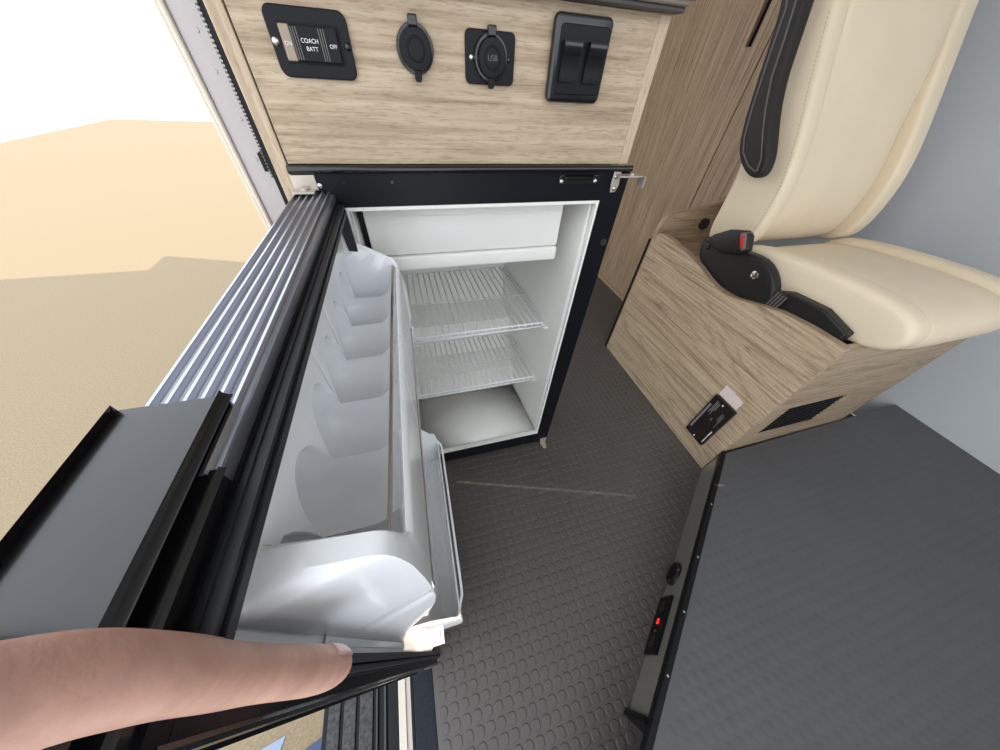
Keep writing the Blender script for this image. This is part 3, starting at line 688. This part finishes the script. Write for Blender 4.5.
cush = [(.16, .57), (.18, .62), (.14, .655), (.05, .672), (-.08, .682), (-.2, .685), (-.275, .67), (-.30, .63), (-.285, .585), (-.2, .56), (0, .555)]
bm = bmesh.new(); loft_x(bm, cush, 1.082, 1.155, .018); sub(obj('cushion_bolster', bm, M['cream'], ch, smooth='all'))
bm = bmesh.new(); loft_x(bm, [(y, z-.012) for y, z in cush], 1.148, 1.48, .02); sub(obj('seat_cushion', bm, M['cream'], ch, smooth='all'))
bm = bmesh.new(); loft_x(bm, cush, 1.472, 1.545, .018); sub(obj('cushion_bolster', bm, M['cream'], ch, smooth='all'))
# stitching down the bolster
seam = [(y+.022, z) for y, z in [(.128, .66), (.112, .70), (.112, .75), (.118, .80), (.135, .85), (.165, .92), (.2, .99), (.25, 1.1)]]
for i in range(len(seam)-1):
    pass
def interp(P_, t):
    L_ = [0]
    for a, b_ in zip(P_, P_[1:]): L_.append(L_[-1] + sqrt((a[0]-b_[0])**2+(a[1]-b_[1])**2))
    s_ = t*L_[-1]
    for i in range(len(P_)-1):
        if s_ <= L_[i+1] + 1e-9:
            k = (s_-L_[i])/(L_[i+1]-L_[i]); return (P_[i][0]+(P_[i+1][0]-P_[i][0])*k, P_[i][1]+(P_[i+1][1]-P_[i][1])*k)
bm = bmesh.new()
for i in range(60):
    a = interp(seam, i/60); b_ = interp(seam, (i+.55)/60); tube(bm, [(1.0862, a[0]+.006, a[1]), (1.0862, b_[0]+.006, b_[1])], .0009, 5)
obj('stitching', bm, mat('tan_thread', (176, 152, 120), .7), ch, kind='stuff')
bm = bmesh.new(); box(bm, 1.10, 1.52, -.24, .19, .536, .56, bev=.004); obj('swivel_base', bm, M['satin_black'], ch)
# folded-up armrest
arm = [(.455, 1.25), (.41, 1.17), (.37, 1.096), (.353, 1.022), (.327, .928), (.306, .872), (.283, .838), (.243, .812), (.212, .803), (.192, .808), (.184, .824), (.194, .858), (.229, .905), (.256, .947), (.283, 1.0), (.30, 1.06), (.33, 1.15), (.36, 1.26), (.40, 1.30), (.44, 1.30)]
bm = bmesh.new(); loft_x(bm, arm, 1.048, 1.086, .010); ar = sub(obj('armrest', bm, M['arm'], ch, smooth='all', label='charcoal armrest folded upright'))
def inset_poly(P_, d):
    cy = sum(p[0] for p in P_)/len(P_); out = []
    for i in range(len(P_)):
        a = Vector(P_[i-1]); c = Vector(P_[(i+1) % len(P_)]); t = (c-a).normalized(); nn = Vector((-t.y, t.x)); out.append((P_[i][0]+nn.x*d, P_[i][1]+nn.y*d))
    return out
ip = inset_poly(arm, .018)
if abs(ip[3][0]-.353) < .001 or ip[3][0] > .353: ip = inset_poly(arm, -.018)
bm = bmesh.new(); tube(bm, [(1.0482, y, z) for y, z in ip], .0022, 8, closed=True); obj('piping', bm, M['pipe'], ar, smooth='all')
bm = bmesh.new(); tube(bm, [(1.0478, .245, .895), (1.0478, .215, .860), (1.0478, .200, .835)], .0012, 6); obj('seam', bm, M['satin_black'], ar)
# recliner cover
rec = [(.247, .595), (.252, .637), (.225, .643), (.195, .640), (.145, .642), (.091, .652), (.044, .655), (.005, .640), (-.029, .612), (-.048, .575), (-.046, .553), (-.005, .545), (.042, .540), (.107, .538), (.17, .549), (.227, .566)]
bm = bmesh.new(); loft_x(bm, rec, 1.047, 1.080, .006); rc = sub(obj('recliner_cover', bm, M['satin_black'], ch, smooth='all'), 1)
bm = bmesh.new(); lathe(bm, (1.0475, .035, .612), (-1, 0, 0), [(.011, 0), (.011, .003), (.0085, .004), (.007, .002), (.003, .003), (.0001, .003)], 20); obj('bolt', bm, M['chrome'], rc, smooth=True)
bm = bmesh.new(); lathe(bm, (1.0475, .219, .615), (-1, 0, 0), [(.0085, 0), (.0085, .002), (.006, .003), (.004, .001)], 20); obj('bolt', bm, M['alarm'], rc, smooth=True)
bm = bmesh.new(); prism(bm, [(1.05, y, z) for y, z in ((-.03, .60), (-.065, .615), (-.15, .62), (-.22, .60), (-.22, .565), (-.05, .55))], (.03, 0, 0), bev=.004); obj('slide_cover', bm, M['satin_black'], ch)
for i in range(4):
    bm = bmesh.new(); tube(bm, [(1.047, -.040-.008*i, .560), (1.047, -.046-.008*i, .605)], .0025, 8); obj('spring_coil', bm, M['pipe'], rc, smooth=True)
# buckle
bk = thing('seat_belt_buckle', 'black seat belt buckle with red release button', 'buckle', (1.05, .15, .64))
bm = bmesh.new(); prism(bm, [(1.026, y, z) for y, z in ((.225, .632), (.205, .660), (.165, .688), (.122, .700), (.103, .692), (.086, .662), (.092, .648), (.150, .625))], (.026, 0, 0), bev=.005, seg=3); obj('housing', bm, M['satin_black'], bk, smooth=True)
bm = bmesh.new(); prism(bm, [(1.0235, y, z) for y, z in ((.128, .692), (.116, .698), (.106, .690), (.091, .664), (.097, .655), (.107, .661))], (.031, 0, 0), bev=.003, seg=3); obj('release_frame', bm, mat('pink_grey_plastic', (120, 96, 96), .4), bk, smooth=True)
bm = bmesh.new(); prism(bm, [(1.0220, y, z) for y, z in ((.124, .687), (.113, .692), (.096, .664), (.105, .661))], (.033, 0, 0), bev=.003, seg=3); obj('release_button', bm, M['red'], bk, smooth=True, label='red release button')
bm = bmesh.new(); cyl(bm, (1.225, .4295, .605), (0, -1, 0), .02, .012, 24, bev=.004); tag(obj('floor_bolt_cap', bm, M['grey_gasket']), 'round dark grey plug on the seat box back panel', 'plug')

# ------------------------------------------------------------------ person: thumb on the door, hand gripping its corner
hand_v = [  # x, y, z, radius
 ((-.005, -.508, .905), .020), ((-.012, -.545, .945), .024), ((-.022, -.605, .985), .026), ((-.04, -.70, 1.03), .034)]
hv = []; he = []; hr = []
def chain(start, pts_):
    prev = start
    for p, r in pts_:
        hv.append(p); hr.append(r); i = len(hv)-1
        if prev is not None: he.append((prev, i))
        prev = i
    return prev
E_ = chain(None, hand_v)
# thumb
chain(0, [((.018, -.492, .890), .0150), ((.0360, -.4860, .8650), .0115), ((.0450, -.4880, .8400), .0100), ((.0448, -.4893, .8161), .0098), ((.0485, -.4904, .797), .0094), ((.0512, -.4912, .7792), .0100), ((.0545, -.4925, .758), .0102), ((.0575, -.4925, .744), .0096), ((.0610, -.4928, .735), .0070)])
# knuckles and four fingers over the outer face of the door
for k, (dy, ln, r) in enumerate(((.030, .95, .0088), (.009, 1.05, .009), (-.012, 1.0, .0086), (-.032, .8, .0076))):
    y = -.500 + dy
    chain(0, [((-.022, y, .892), r+.003), ((-.032, y+.002, .868), r+.0012), ((-.0315, y+.004, .868-.040*ln), r), ((-.0235, y+.005, .868-.066*ln), r*.94), ((-.0195, y+.006, .868-.088*ln), r*.8)])
me = bpy.data.meshes.new('hand'); me.from_pydata(hv, he, []); ho = bpy.data.objects.new('hand', me); COL.objects.link(ho)
bpy.context.view_layer.objects.active = ho
sk = ho.modifiers.new('skin', 'SKIN'); sk.use_smooth_shade = True
for i, r in enumerate(hr): me.skin_vertices[0].data[i].radius = (r, r)
me.skin_vertices[0].data[0].use_root = True
ss = ho.modifiers.new('sub', 'SUBSURF'); ss.levels = 2; ss.render_levels = 2
bpy.context.view_layer.update()
me2 = bpy.data.meshes.new_from_object(ho.evaluated_get(bpy.context.evaluated_depsgraph_get())); bpy.data.objects.remove(ho)
pe = thing('person', 'bare left hand with its thumb pressed on the open door corner', 'person', (-.02, -.56, .80))
ho = obj('hand', me2, M['skin'], pe, smooth='all')
# thumb nail: curved plate on the side of the tip that faces the hinge
tip = Vector((.0572, -.4925, .7465)); ax_ = (Vector((.0600, -.4928, .737)) - Vector((.0530, -.4922, .765))).normalized()
nrm = Vector((.38, .88, .25)); nrm = (nrm - ax_*nrm.dot(ax_)).normalized(); sd = ax_.cross(nrm)
P = []
for i in range(9):
    t = -1 + 2*i/8; row = []
    for j in range(9):
        a = radians(-48 + 96*j/8); ss_ = 1-abs(t)**4*.12
        r = .0092 - .0006*(t > 0)*t - .0016*max(0, t)**2
        row.append(tip + ax_*(t*.0085) + (nrm*cos(a*ss_) + sd*sin(a*ss_))*r)
    P.append(row)
bm = bmesh.new(); grid_surface(bm, P); nl = obj('thumb_nail', bm, M['nail'], ho, smooth='all'); q = nl.modifiers.new('s', 'SOLIDIFY'); q.thickness = .0007; q.offset = 0
bm = bmesh.new(); tube(bm, [(-.030, -.645, 1.003), (-.04, -.70, 1.03), (-.055, -.80, 1.08)], .042, 20, radii=[.036, .042, .05]); obj('sleeve', bm, M['shirt'], pe, smooth=True)
